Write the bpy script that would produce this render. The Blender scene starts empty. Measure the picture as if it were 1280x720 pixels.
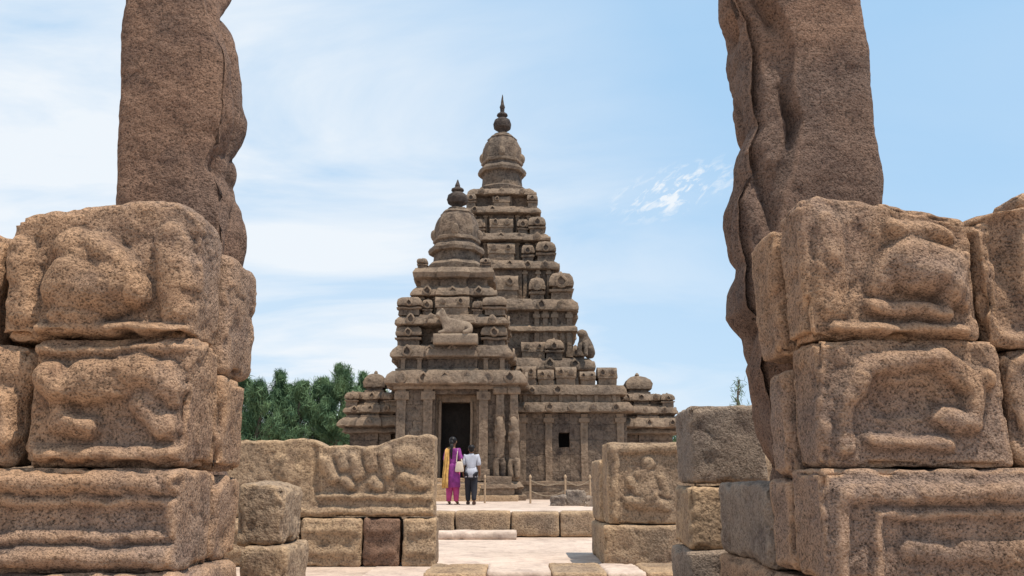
import bpy, bmesh, math, random
from mathutils import Vector, noise, Matrix
random.seed(7)
C = bpy.context.scene.collection
R = math.radians
F = 1000.0; PT = math.atan(.24); CP, SP = math.cos(PT), math.sin(PT); CZ = 1.0
# ---- surveying helpers: size of the place read off the photograph at a known distance
def ZZ(py, Y):
    t = (360-py)/F
    return CZ + Y*(SP+t*CP)/(CP-t*SP)
def XX(px, py, Y):
    t = (360-py)/F
    return (px-640)/F/(CP-t*SP)*Y
def fb(q, o=4):
    s, a, f = 0, 1.0, 1.0
    for i in range(o):
        s += a*noise.noise(q*f+Vector((i*7.3, i*3.1, 0))); a *= .52; f *= 2.05
    return s

# ---------------------------------------------------------------- materials
def nd(nt, t, **k):
    n = nt.nodes.new(t)
    for a, b in k.items():
        if a in n.inputs.keys(): n.inputs[a].default_value = b
        else: setattr(n, a, b)
    return n
def ramp(nt, fac, stops):
    r = nt.nodes.new('ShaderNodeValToRGB')
    el = r.color_ramp.elements
    while len(el) < len(stops): el.new(.5)
    for e, (p, c) in zip(el, stops):
        e.position = p; e.color = (c[0], c[1], c[2], 1) if hasattr(c, '__len__') else (c, c, c, 1)
    nt.links.new(fac, r.inputs[0]); return r.outputs[0]
def mix(nt, fac, a, b, mode='MIX'):
    m = nt.nodes.new('ShaderNodeMix'); m.data_type = 'RGBA'; m.blend_type = mode
    for s, v in ((0, fac), (6, a), (7, b)):
        if hasattr(v, 'type') and hasattr(v, 'links'): nt.links.new(v, m.inputs[s])
        elif hasattr(v, '__len__'): m.inputs[s].default_value = (v[0], v[1], v[2], 1)
        else: m.inputs[s].default_value = v
    return m.outputs[2]
def mat_base(name):
    m = bpy.data.materials.new(name); m.use_nodes = True
    nt = m.node_tree; nt.nodes.clear()
    out = nd(nt, 'ShaderNodeOutputMaterial'); b = nd(nt, 'ShaderNodeBsdfPrincipled')
    b.inputs['Roughness'].default_value = .9; b.inputs['Specular IOR Level'].default_value = .2
    nt.links.new(b.outputs[0], out.inputs[0])
    return m, nt, b
def stone(name, ca, cb, dk, sc=1.0, speck=75, bump=.6, grain=.5, courses=False, stain=.55, painted_shading=0):
    m, nt, b = mat_base(name); L = nt.links.new
    g = nd(nt, 'ShaderNodeNewGeometry'); P = g.outputs['Position']
    def N(s, d=4, r=.55, dist=0):
        n = nd(nt, 'ShaderNodeTexNoise', Scale=s, Detail=d, Roughness=r, Distortion=dist); L(P, n.inputs['Vector']); return n.outputs['Fac']
    big = N(.9*sc, 3); mid = N(5*sc, 6, .65, .4); fine = N(speck, 3, .7); sp2 = N(speck*.45, 2, .6); blot = N(2.2*sc, 8, .7, .6)
    c = mix(nt, ramp(nt, big, [(.40, 0), (.60, 1)]), ca, cb)
    c = mix(nt, 1.0, c, ramp(nt, mid, [(.28, (.58, .55, .57)), (.5, (.92, .92, .92)), (.72, (1.0, 1.0, 1.0))]), 'MULTIPLY')
    c = mix(nt, ramp(nt, blot, [(.5, 0), (.66, stain)]), c, dk)
    gr = ramp(nt, fine, [(.34, (1-grain*1.2,)*3), (.5, (.95, .95, .95)), (.66, (1.0,)*3)])
    c = mix(nt, 1.0, c, gr, 'MULTIPLY')
    g2 = ramp(nt, sp2, [(.36, (1-grain*.6,)*3), (.46, (1, 1, 1))])
    c = mix(nt, 1.0, c, g2, 'MULTIPLY')
    c = mix(nt, ramp(nt, fine, [(.6, 0), (.72, grain*.65)]), c, (min(1, ca[0]*1.6), min(1, ca[1]*1.65), min(1, ca[2]*1.75)))
    if painted_shading:  # pale sunlit edges and crevice shade painted into the stone colour
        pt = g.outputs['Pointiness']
        c = mix(nt, ramp(nt, pt, [(.505, 0), (.58, painted_shading)]), c, (min(1, ca[0]*1.5), min(1, ca[1]*1.5), min(1, ca[2]*1.45)))
        c = mix(nt, ramp(nt, pt, [(.43, painted_shading), (.495, 0)]), c, dk)
    def ma(a, k, base):
        n = nd(nt, 'ShaderNodeMath', operation='MULTIPLY_ADD'); L(a, n.inputs[0]); n.inputs[1].default_value = k
        if base is not None: L(base, n.inputs[2])
        else: n.inputs[2].default_value = 0
        return n.outputs[0]
    pit = ramp(nt, N(speck*.2, 3, .6), [(.3, 0), (.42, 1)])
    H = ma(fine, 1.0, None); H = ma(mid, 2.2, H); H = ma(sp2, 1.2, H); H = ma(pit, .5, H)
    if courses:
        s = nd(nt, 'ShaderNodeSeparateXYZ'); L(P, s.inputs[0])
        a = nd(nt, 'ShaderNodeMath', operation='ADD'); L(s.outputs[0], a.inputs[0]); L(s.outputs[1], a.inputs[1])
        wz = ma(mid, .22, s.outputs[2])
        cb_ = nd(nt, 'ShaderNodeCombineXYZ'); L(a.outputs[0], cb_.inputs[0]); L(wz, cb_.inputs[1])
        br = nd(nt, 'ShaderNodeTexBrick'); L(cb_.outputs[0], br.inputs['Vector'])
        br.inputs['Scale'].default_value = 1.0; br.inputs['Brick Width'].default_value = 1.7; br.inputs['Row Height'].default_value = .46
        br.inputs['Mortar Size'].default_value = .012; br.inputs['Mortar Smooth'].default_value = .6
        br.inputs['Color1'].default_value = (.8, .8, .82, 1); br.inputs['Color2'].default_value = (1, 1, 1, 1); br.inputs['Mortar'].default_value = (.5, .5, .51, 1)
        c = mix(nt, .6, c, br.outputs['Color'], 'MULTIPLY')
        H = ma(br.outputs['Fac'], -.7, H)
    L(c, b.inputs['Base Color'])
    bp = nd(nt, 'ShaderNodeBump'); bp.inputs['Strength'].default_value = bump; bp.inputs['Distance'].default_value = .02/sc if sc >= 1 else .03
    L(H, bp.inputs['Height']); L(bp.outputs[0], b.inputs['Normal'])
    return m
def plain(name, col, rough=.8, var=.15, scale=20):
    m, nt, b = mat_base(name); L = nt.links.new
    g = nd(nt, 'ShaderNodeNewGeometry'); n = nd(nt, 'ShaderNodeTexNoise', Scale=scale, Detail=4); L(g.outputs['Position'], n.inputs['Vector'])
    c = ramp(nt, n.outputs['Fac'], [(.3, [x*(1-var) for x in col]), (.7, [min(1, x*(1+var)) for x in col])])
    L(c, b.inputs['Base Color']); b.inputs['Roughness'].default_value = rough
    return m
M = {}
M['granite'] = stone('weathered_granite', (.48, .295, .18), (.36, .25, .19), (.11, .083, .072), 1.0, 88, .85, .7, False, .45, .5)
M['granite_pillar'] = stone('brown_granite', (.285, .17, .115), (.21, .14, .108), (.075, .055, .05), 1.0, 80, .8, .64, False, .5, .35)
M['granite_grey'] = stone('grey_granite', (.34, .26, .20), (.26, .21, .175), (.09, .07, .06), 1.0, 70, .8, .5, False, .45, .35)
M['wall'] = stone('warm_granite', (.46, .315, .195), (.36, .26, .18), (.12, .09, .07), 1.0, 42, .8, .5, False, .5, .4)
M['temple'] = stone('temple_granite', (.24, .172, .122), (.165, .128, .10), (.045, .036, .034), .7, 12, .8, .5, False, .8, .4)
M['temple_wall'] = stone('temple_masonry', (.25, .182, .13), (.18, .138, .108), (.055, .042, .038), .7, 12, .9, .42, True, .65)
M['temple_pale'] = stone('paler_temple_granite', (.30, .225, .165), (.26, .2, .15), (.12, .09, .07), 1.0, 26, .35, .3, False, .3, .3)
M['temple_dark'] = stone('lichen_black_granite', (.11, .085, .07), (.08, .065, .06), (.03, .027, .027), .7, 12, 1.0, .4, False, .6)
M['dark'] = stone('shade_black_stone', (.03, .025, .022), (.02, .018, .016), (.01, .01, .01), 1, 20, .3, .2)  # near-black colour painted as the shade inside doorway and window
M['paving'] = stone('pale_paving', (.66, .52, .43), (.57, .45, .37), (.40, .31, .25), .6, 18, .3, .14, False, .35)
M['sand'] = stone('sandy_ground', (.58, .45, .36), (.50, .39, .31), (.34, .26, .2), .5, 12, .4, .16, False, .4)
M['bark'] = plain('bark', (.12, .09, .07))
M['wood'] = plain('pale_wood', (.40, .28, .18), .7)
M['rope'] = plain('rope', (.26, .2, .14))
M['skin'] = plain('brown_skin', (.23, .12, .07), .6, .05)
M['hair'] = plain('black_hair', (.012, .01, .01), .45)
M['purple'] = plain('purple_cloth', (.22, .04, .20), .75, .3, 12)
M['magenta'] = plain('magenta_cloth', (.36, .05, .17), .75, .2, 12)
M['yellow'] = plain('yellow_cloth', (.55, .32, .10), .75, .3, 14)
M['white'] = plain('pale_shirt_cloth', (.42, .43, .49), .8, .12, 12)
M['black'] = plain('dark_trouser_cloth', (.025, .025, .032), .8, .1)
M['bag'] = plain('cream_leather', (.6, .5, .4), .5, .1)
M['leather'] = plain('sandal_leather', (.07, .04, .03), .5)
def leafmat(name, a, b2):
    m, nt, b = mat_base(name); L = nt.links.new
    g = nd(nt, 'ShaderNodeNewGeometry'); n = nd(nt, 'ShaderNodeTexNoise', Scale=.9, Detail=5); L(g.outputs['Position'], n.inputs['Vector'])
    L(ramp(nt, n.outputs['Fac'], [(.35, a), (.65, b2)]), b.inputs['Base Color']); b.inputs['Roughness'].default_value = .7
    return m
M['leaf'] = leafmat('casuarina_needles', (.06, .115, .06), (.15, .23, .11))

# ---------------------------------------------------------------- mesh builder
AR = random.Random(3)
class MB:
    def __init__(s): s.v = []; s.f = []
    def add(s, v, f):
        o = len(s.v); s.v += [Vector(p) for p in v]; s.f += [tuple(i+o for i in q) for q in f]; return s
    def gridbox(s, x0, x1, y0, y1, z0, z1, res=.15, r=.03):
        n = [max(1, int(math.ceil(d/res))) for d in (x1-x0, y1-y0, z1-z0)]
        lo = (x0, y0, z0); D = (x1-x0, y1-y0, z1-z0)
        r = min(r, min(D)*.45)
        idx = {}; vs = []; fs = []; nrm = []
        def V(i, j, k):
            key = (i, j, k)
            if key not in idx:
                p = Vector([lo[a]+D[a]*key[a]/n[a] for a in range(3)])
                q = Vector([min(max(p[a], lo[a]+r), lo[a]+D[a]-r) for a in range(3)])
                d = p-q
                if d.length > 1e-9:
                    d.normalize(); p = q+d*r
                idx[key] = len(vs); vs.append(p); nrm.append(d)
            return idx[key]
        for a in range(3):
            b, c = (a+1) % 3, (a+2) % 3
            for side in (0, n[a]):
                for i in range(n[b]):
                    for j in range(n[c]):
                        q = []
                        for di, dj in ((0, 0), (1, 0), (1, 1), (0, 1)):
                            k = [0, 0, 0]; k[a] = side; k[b] = i+di; k[c] = j+dj; q.append(V(*k))
                        if side == 0: q.reverse()
                        fs.append(q)
        s.add(vs, fs); return vs, nrm
    def box(s, x0, x1, y0, y1, z0, z1, res=.2, r=.025): s.gridbox(x0, x1, y0, y1, z0, z1, res, r); return s
    def rect(s, cx, cy, prof, bay=0, push=.0, n=16, dy=0, vres=.14):
        pr = [prof[0]]
        for a, b in zip(prof, prof[1:]):
            k = max(1, int(math.hypot(b[0]-a[0], b[1]-a[1])/vres))
            for i in range(1, k+1): pr.append((a[0]+(b[0]-a[0])*i/k, a[1]+(b[1]-a[1])*i/k))
        ts = [-1+2*i/n for i in range(n)]
        if bay: ts = sorted([t for t in ts if abs(abs(t)-bay) > .03]+[-bay-.012, -bay+.012, bay-.012, bay+.012])
        vs = []
        for w, z in pr:
            for sd in range(4):
                ca, sa = [(1, 0), (0, 1), (-1, 0), (0, -1)][sd]
                for t in ts:
                    wy = w+dy
                    pp = push if (bay and abs(t) < bay) else 0
                    if sd % 2 == 0: lx, ly = t*w, -(wy+pp)
                    else: lx, ly = t*wy, -(w+pp)
                    vs.append(Vector((cx+lx*ca-ly*sa, cy+lx*sa+ly*ca, z)))
        m = 4*len(ts); fs = []
        for i in range(len(pr)-1):
            for j in range(m): fs.append((i*m+j, i*m+(j+1) % m, (i+1)*m+(j+1) % m, (i+1)*m+j))
        vs.append(Vector((cx, cy, pr[-1][1]))); ct = len(vs)-1; o = (len(pr)-1)*m
        for j in range(m): fs.append((o+j, o+(j+1) % m, ct))
        vs.append(Vector((cx, cy, pr[0][1]))); ct = len(vs)-1
        for j in range(m): fs.append(((j+1) % m, j, ct))
        s.add(vs, fs); return s
    def lathe(s, cx, cy, prof, n=32, oct_=False, vres=.12, sx=1, sy=1):
        pr = [prof[0]]
        for a, b in zip(prof, prof[1:]):
            k = max(1, int(math.hypot(b[0]-a[0], b[1]-a[1])/vres))
            for i in range(1, k+1): pr.append((a[0]+(b[0]-a[0])*i/k, a[1]+(b[1]-a[1])*i/k))
        vs = []; fs = []
        for r, z in pr:
            for j in range(n):
                a = 2*math.pi*(j+.0)/n+math.pi/8
                q = 1
                if oct_:
                    m = (a) % (math.pi/4)-math.pi/8; q = .95/math.cos(m)
                vs.append(Vector((cx+r*q*math.cos(a)*sx, cy+r*q*math.sin(a)*sy, z)))
        for i in range(len(pr)-1):
            for j in range(n): fs.append((i*n+j, i*n+(j+1) % n, (i+1)*n+(j+1) % n, (i+1)*n+j))
        fs.append(tuple(range((len(pr)-1)*n, len(pr)*n))); fs.append(tuple(reversed(range(n))))
        s.add(vs, fs); return s
    def barrel(s, cx, cy, z0, L, D, H, ax='x', n=12):
        sec = []
        for i in range(n+1):
            a = math.pi*i/n
            sec.append((-math.cos(a)*D/2*(1.0 if .1 < i/n < .9 else .93), math.sin(a)**.8*H if 0 < i < n else 0))
        k = max(2, int(L/.15)); vs = []; fs = []
        for j in range(k+1):
            l = -L/2+L*j/k
            for (u, h) in sec:
                vs.append(Vector((cx+l, cy+u, z0+h)) if ax == 'x' else Vector((cx-u, cy+l, z0+h)))
        m = n+1
        for j in range(k):
            for i in range(m): fs.append((j*m+i, j*m+(i+1) % m, (j+1)*m+(i+1) % m, (j+1)*m+i))
        fs.append(tuple(range(m))); fs.append(tuple(reversed(range(k*m, k*m+m))))
        s.add(vs, fs)
        return s
    def arch(s, x, y, z, r, ang=0, d=.07):
        # worn horseshoe window arch on a cornice; some have eroded to a plain lump or are gone
        ro = AR.random()
        if ro < .15: return s
        hole = ro > .5
        r *= .78+.22*AR.random()
        n = 12; vs = []; fs = []; ca, sa = math.cos(ang), math.sin(ang)
        for (rr, o) in ((r, 0), (r*.93, -d*.8), (r*.6, -d), (r*.5, -d*.3 if hole else -d*1.02)):
            for i in range(n):
                a = 2*math.pi*i/n
                u, w = rr*math.cos(a), rr*math.sin(a)*1.0+(.25*r if math.sin(a) > .9 else 0)
                vs.append(Vector((x+u*ca-o*sa, y+u*sa+o*ca, z+w)))
        for q in range(3):
            for i in range(n): fs.append((q*n+i, q*n+(i+1) % n, (q+1)*n+(i+1) % n, (q+1)*n+i))
        fs.append(tuple(range(3*n, 4*n)))
        s.add(vs, fs); return s
    def ell(s, c, r, n=12):
        vs = []; fs = []; c = Vector(c)
        m = n//2+1
        for i in range(1, m):
            p = math.pi*i/m
            for j in range(n):
                a = 2*math.pi*j/n; vs.append(c+Vector((r[0]*math.sin(p)*math.cos(a), r[1]*math.sin(p)*math.sin(a), r[2]*math.cos(p))))
        for i in range(m-2):
            for j in range(n): fs.append((i*n+j, (i+1)*n+j, (i+1)*n+(j+1) % n, i*n+(j+1) % n))
        vs.append(c+Vector((0, 0, r[2]))); vs.append(c-Vector((0, 0, r[2]))); t = len(vs)-2
        for j in range(n):
            fs.append((t, j, (j+1) % n)); fs.append((t+1, (m-2)*n+(j+1) % n, (m-2)*n+j))
        s.add(vs, fs); return s
    def tube(s, pts, r, n=8):
        pts = [Vector(p) for p in pts]; vs = []; fs = []
        for i, p in enumerate(pts):
            t = (pts[min(i+1, len(pts)-1)]-pts[max(i-1, 0)]).normalized()
            u = t.cross(Vector((0, 0, 1)) if abs(t.z) < .9 else Vector((1, 0, 0))).normalized(); w = t.cross(u)
            rr = r[i] if hasattr(r, '__len__') else r
            for j in range(n):
                a = 2*math.pi*j/n; vs.append(p+u*math.cos(a)*rr+w*math.sin(a)*rr)
        for i in range(len(pts)-1):
            for j in range(n): fs.append((i*n+j, i*n+(j+1) % n, (i+1)*n+(j+1) % n, (i+1)*n+j))
        fs.append(tuple(range(n))); fs.append(tuple(range((len(pts)-1)*n, len(pts)*n)))
        s.add(vs, fs); return s
    def loft(s, rings, n=20):
        vs = []; fs = []
        for (cx, cy, z, rx, ry) in rings:
            for j in range(n):
                a = 2*math.pi*j/n; vs.append(Vector((cx+rx*math.cos(a), cy+ry*math.sin(a), z)))
        for i in range(len(rings)-1):
            for j in range(n): fs.append((i*n+j, i*n+(j+1) % n, (i+1)*n+(j+1) % n, (i+1)*n+j))
        fs.append(tuple(range(n))); fs.append(tuple(range((len(rings)-1)*n, len(rings)*n)))
        s.add(vs, fs); return s
    def build(s, name, mat, parent=None, amp=0, freq=2.5, sharp=38, base=None):
        vs = s.v
        if amp:
            for p in vs:
                d = noise.noise_vector(p*freq)*amp+noise.noise_vector(p*freq*3.3+Vector((5, 9, 2)))*amp*.6
                p += d
        off = Vector((0, 0, 0))
        if parent: off = Vector(parent['_org'])
        elif base: off = Vector(base)
        me = bpy.data.meshes.new(name)
        me.from_pydata([tuple(p-off) for p in vs], [], s.f)
        bm = bmesh.new(); bm.from_mesh(me); bmesh.ops.recalc_face_normals(bm, faces=bm.faces); bm.to_mesh(me); bm.free()
        me.polygons.foreach_set('use_smooth', [True]*len(me.polygons))
        if sharp: me.set_sharp_from_angle(angle=R(sharp))
        me.materials.append(mat)
        o = bpy.data.objects.new(name, me); C.objects.link(o)
        if parent: o.parent = parent
        else: o.location = off
        o['_org'] = tuple(off)
        return o
def tag(o, label, cat, group=None):
    o['label'] = label; o['category'] = cat
    if group: o['group'] = group
    return o
def thing(name, label, cat, loc, group=None):
    o = bpy.data.objects.new(name, None); C.objects.link(o); o.location = loc; o['_org'] = tuple(loc); o.empty_display_size = .2
    return tag(o, label, cat, group)
def struct(o): o['kind'] = 'structure'; return o

# carved block: squared, chipped, displaced; relief = worn masses raised on the front
def seg(px, pz, a):
    x1, z1, x2, z2 = a
    dx, dz = x2-x1, z2-z1; L = dx*dx+dz*dz
    t = 0 if L < 1e-9 else max(0, min(1, ((px-x1)*dx+(pz-z1)*dz)/L))
    return math.hypot(px-x1-t*dx, pz-z1-t*dz)
def sculpt(vs, nr, amp, relief, seed, chip=.05, lowf=1.3, rs=1.0):
    sd = Vector((seed*3.1, seed*1.7, seed*.9))
    for p, n in zip(vs, nr):
        q = p.copy()
        edge = sum(1 for a in n if abs(a) > .25)-1
        d = noise.noise_vector(q*lowf+sd)*amp*.9
        d += n*(fb(q*3.4+sd)*amp*.75)
        d += n*(noise.noise(q*14+sd)*amp*.22+noise.noise(q*31+sd)*amp*.15)
        pc = noise.noise(q*9+sd*2)
        if pc > .28: d -= n*min(.010, (pc-.28)*.08)
        if edge > 0:
            c = fb(q*6+sd, 2)-.05
            if c > 0: d -= n*min(c, .7)*chip*edge*1.6
        if relief and n.y < -.6:
            wq = Vector((q.x*6, 0, q.z*6)); wx = noise.noise(wq)*.02+noise.noise(wq*2.5)*.006; wz = noise.noise(wq+Vector((9, 0, 0)))*.02+noise.noise(wq*2.5+Vector((9, 0, 0)))*.006
            pos = 0; neg = 0; ero = .92+.35*noise.noise(q*5+sd)
            for (a, r, ht) in relief:
                k = seg(q.x+wx, q.z+wz, a)/r
                if k < 1:
                    e = ht*rs*(1-k*k)**.5
                    if e > 0: pos = max(pos, e)+.12*min(pos, e)
                    else: neg = min(neg, e)
            d.y -= (pos+neg)*ero
        p += d
def block(name, label, x0, x1, y0, y1, z0, z1, mat='granite', r=.05, amp=.022, res=.028, relief=None, group=None, chip=.05, cat='stone block', top=None, rs=1.0):
    mb = MB(); vs, nr = mb.gridbox(x0, x1, y0, y1, z0, z1, res, r)
    # the grid's own vertices are the ones sculpted
    mb.v = vs
    sculpt(vs, nr, amp, relief, x0*7+z0*3+y0, chip, 1.3, rs)
    if top:
        for p in vs:
            k = sm(z0+.45*(z1-z0), z1, p.z); f = (p.x-x0)/(x1-x0); p.z += k*lerp_tab(top, f)
    o = mb.build(name, M[mat], base=((x0+x1)/2, (y0+y1)/2, z0), sharp=0)
    return tag(o, label, cat, group)
def rel(Y, *items):
    out = []
    for (xa, ya, xb, yb, r, h) in items:
        out.append(((XX(xa, ya, Y), ZZ(ya, Y), XX(xb, yb, Y), ZZ(yb, Y)), r*Y/F, h))
    return out
def lerp_tab(tab, z):
    if z <= tab[0][0]: return tab[0][1]
    for a, b in zip(tab, tab[1:]):
        if z <= b[0]: return a[1]+(b[1]-a[1])*(z-a[0])/(b[0]-a[0])
    return tab[-1][1]
def sm(a, b, x):
    t = max(0, min(1, (x-a)/(b-a))); return t*t*(3-2*t)

# ---------------------------------------------------------------- camera, light, sky
cam = bpy.data.cameras.new('camera'); co = bpy.data.objects.new('camera', cam); C.objects.link(co)
cam.sensor_width = 36; cam.lens = 36*F/1280; cam.clip_end = 3000; cam.clip_start = .05
co.location = (0, 0, CZ); co.rotation_euler = (math.pi/2+PT, 0, 0)
bpy.context.scene.camera = co
sd = Vector((.30, -.20, 1.0)).normalized()
sun = bpy.data.lights.new('sun', 'SUN'); sun.energy = 5.0; sun.angle = R(.5); sun.color = (1, .91, .78)
so = bpy.data.objects.new('sun', sun); C.objects.link(so); so.rotation_euler = sd.to_track_quat('Z', 'Y').to_euler(); so.location = (20, -20, 50)
w = bpy.data.worlds.new('World'); bpy.context.scene.world = w; w.use_nodes = True
nt = w.node_tree; nt.nodes.clear(); L = nt.links.new
out = nd(nt, 'ShaderNodeOutputWorld'); bg = nd(nt, 'ShaderNodeBackground'); bg.inputs['Strength'].default_value = .125
sky = nd(nt, 'ShaderNodeTexSky'); sky.sky_type = 'NISHITA'; sky.sun_disc = False
sky.sun_elevation = math.asin(sd.z); sky.sun_rotation = math.atan2(sd.x, sd.y) % (2*math.pi)
sky.air_density = 1.0; sky.dust_density = 1.0; sky.ozone_density = 1.2
tc = nd(nt, 'ShaderNodeTexCoord'); sx = nd(nt, 'ShaderNodeSeparateXYZ'); L(tc.outputs['Generated'], sx.inputs[0])
def mth(op, a, b=None, c=None):
    n = nd(nt, 'ShaderNodeMath', operation=op)
    for i, v in enumerate((a, b, c)):
        if v is None: continue
        if hasattr(v, 'links'): L(v, n.inputs[i])
        else: n.inputs[i].default_value = v
    return n.outputs[0]
zz = mth('ADD', mth('MAXIMUM', sx.outputs[2], 0), .22)
cx_ = nd(nt, 'ShaderNodeCombineXYZ'); L(mth('DIVIDE', sx.outputs[0], zz), cx_.inputs[0]); L(mth('DIVIDE', sx.outputs[1], zz), cx_.inputs[1])
mp = nd(nt, 'ShaderNodeMapping'); L(cx_.outputs[0], mp.inputs[0]); mp.inputs['Rotation'].default_value = (0, 0, R(20)); mp.inputs['Scale'].default_value = (.9, 1.7, 1); mp.inputs['Location'].default_value = (.9, .5, 0)
n1 = nd(nt, 'ShaderNodeTexNoise', Scale=1.2, Detail=9, Roughness=.56, Distortion=.5); L(mp.outputs[0], n1.inputs['Vector'])
n2 = nd(nt, 'ShaderNodeTexNoise', Scale=.5, Detail=2); L(cx_.outputs[0], n2.inputs['Vector'])
cl = ramp(nt, n1.outputs['Fac'], [(.38, 0), (.60, 1.0)])
lowf = mth('SUBTRACT', .85, mth('MULTIPLY', sx.outputs[2], 1.0))
cl2 = ramp(nt, mth('SUBTRACT', mth('ADD', mth('MULTIPLY', n2.outputs['Fac'], .4), mth('MULTIPLY', lowf, .45)), mth('MULTIPLY', sx.outputs[0], .8)), [(.2, .08), (.62, 1)])
cf = mth('ADD', mth('MULTIPLY', cl, mth('MULTIPLY', cl2, .8)), mth('MULTIPLY', cl2, .32))
# small thin bright wisps right of the towers
wd = Vector((XX(845, 238, 10), 10, ZZ(238, 10)-CZ)).normalized()
vm = nd(nt, 'ShaderNodeVectorMath', operation='SUBTRACT'); L(tc.outputs['Generated'], vm.inputs[0]); vm.inputs[1].default_value = wd
ms = nd(nt, 'ShaderNodeMapping'); L(vm.outputs[0], ms.inputs[0]); ms.inputs['Rotation'].default_value = (0, R(14), 0)
ms2 = nd(nt, 'ShaderNodeVectorMath', operation='MULTIPLY'); L(ms.outputs[0], ms2.inputs[0]); ms2.inputs[1].default_value = (10.5, 10.5, 30)
ln = nd(nt, 'ShaderNodeVectorMath', operation='LENGTH'); L(ms2.outputs[0], ln.inputs[0])
ms3 = nd(nt, 'ShaderNodeMapping'); L(vm.outputs[0], ms3.inputs[0]); ms3.inputs['Rotation'].default_value = (0, R(30), 0)
ms4 = nd(nt, 'ShaderNodeVectorMath', operation='MULTIPLY'); L(ms3.outputs[0], ms4.inputs[0]); ms4.inputs[1].default_value = (28, 28, 70)
n3 = nd(nt, 'ShaderNodeTexNoise', Scale=1.7, Detail=6, Roughness=.6, Distortion=.5); L(ms4.outputs[0], n3.inputs['Vector'])
wf = mth('MULTIPLY', mth('MAXIMUM', mth('SUBTRACT', 1.0, ln.outputs[1]), 0), ramp(nt, n3.outputs['Fac'], [(.50, 0), (.68, 1.5)]))
tot = mth('MINIMUM', mth('ADD', cf, wf), .97)
hz = mix(nt, .8, sky.outputs[0], (3.2, 5.5, 8.0))
lowz = ramp(nt, sx.outputs[2], [(.0, .55), (.35, .15), (.7, 0)])
hz = mix(nt, lowz, hz, (5.5, 6.8, 7.9))
fin = mix(nt, tot, hz, (7.0, 7.45, 7.9))
L(fin, bg.inputs[0]); L(bg.outputs[0], out.inputs[0])
sc = bpy.context.scene; sc.view_settings.view_transform = 'Standard'; sc.view_settings.look = 'None'; sc.view_settings.exposure = 0

# ---------------------------------------------------------------- setting
def sheet(name, x0, x1, y0, y1, z, mat):
    me = bpy.data.meshes.new(name); me.from_pydata([(x0, y0, z), (x1, y0, z), (x1, y1, z), (x0, y1, z)], [], [(0, 1, 2, 3)]); me.materials.append(M[mat])
    o = bpy.data.objects.new(name, me); C.objects.link(o); return struct(o)
sheet('ground', -700, 700, -60, 1400, 0, 'sand')
sheet('path', -1.6, 2.3, 6, 14.9, .006, 'paving')
mb = MB(); mb.gridbox(-9, 9, 15.15, 34, -.1, .44, .5, .03)
for p in mb.v: p.z += noise.noise(p*1.3)*.012
struct(mb.build('terrace', M['paving']))

kx = [-3.9, -3.0, -2.05, -1.02, -.02, .86, 1.5, 2.3, 3.2]
kl = ['first from left', 'second from left', 'third from left', 'fourth from left', 'fifth from left', 'sixth from left', 'seventh from left', 'last at right']
for i in range(8):
    block('kerb_stone', 'pale squared kerb stone along the terrace front edge, ' + kl[i], kx[i]+.01, kx[i+1]-.01, 14.85, 15.3, .02, .45+.01*(i % 2), 'wall', .02, .012, .06, group='kerb stones edging the terrace', chip=.03, cat='kerb stone')
block('step_stone', 'long low pale stone step on the ground before the terrace, left side', -1.55, .08, 14.3, 14.82, .0, .14, 'paving', .02, .01, .06, chip=.03, cat='step')
tx = [-.93, -.27, .42, 1.0, 1.42, 1.95]
for i in range(5):
    block('threshold_slab', 'flat pale slab in the threshold row at the bottom of the opening, %s' % ['leftmost', 'second from left', 'middle one', 'fourth from left', 'rightmost'][i], tx[i]+.006, tx[i+1]-.006, 8.8+.05*(i % 2), 9.85, -.05, .055+.005*((i*2) % 3), 'paving' if i % 2 else 'wall', .012, .008, .04, group='threshold slabs', chip=.015, cat='slab')

# ---------------------------------------------------------------- gateway, left side
G = 4.0
Zt, Z1, Z2, Z3 = ZZ(246, G), ZZ(421, G), ZZ(584, G), ZZ(716, G)
block('carved_stone_block', 'topmost big block of the left gate pier, carved with a worn crouching animal', -2.68, -1.66, 4.08, 4.48, Z1, Zt-.02, r=.05, amp=.028, res=.014, chip=.06, top=[(0, -.07), (.3, -.02), (.65, .03), (.85, .03), (1, -.07)],
      relief=rel(G, (84, 352, 122, 356, 44, .15), (82, 305, 100, 308, 30, .10), (156, 352, 162, 364, 20, .13), (112, 305, 150, 335, 17, .11), (62, 392, 112, 397, 13, .10), (42, 410, 226, 410, 10, .09), (205, 300, 214, 380, 26, .06), (8, 300, 14, 385, 22, .05)))
block('stone_block', 'plain block behind the topmost carved one on the left gate pier', -2.6, -1.62, 4.49, 4.98, Z1-.12, Zt-.12, r=.06, amp=.026, res=.02, top=[(0, 0), (.7, 0), (1, -.05)])
block('stone_block', 'plain sunlit block cut by the left picture edge, upper row of left pier', -3.5, -2.71, 4.05, 4.6, Z1-.08, Zt-.16, r=.07, amp=.03, res=.03)
block('carved_stone_block', 'middle block of the left gate pier with a worn lying animal relief', -2.43, -1.63, 4.05, 4.46, Z2, Z1-.005, r=.04, amp=.022, res=.014, chip=.05,
      relief=rel(G, (104, 476, 170, 468, 28, .085), (66, 474, 76, 484, 24, .12), (70, 500, 72, 512, 14, .07), (68, 528, 104, 534, 15, .07), (176, 505, 204, 534, 17, .07), (196, 470, 208, 492, 22, .075), (45, 567, 222, 568, 11, .06), (44, 438, 222, 434, 8, .035)))
block('stone_block', 'plain block in the middle row, inner side of left gate pier', -2.5, -1.60, 4.47, 4.84, Z2-.01, Z1-.14, r=.045, amp=.02, res=.02)
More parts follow.
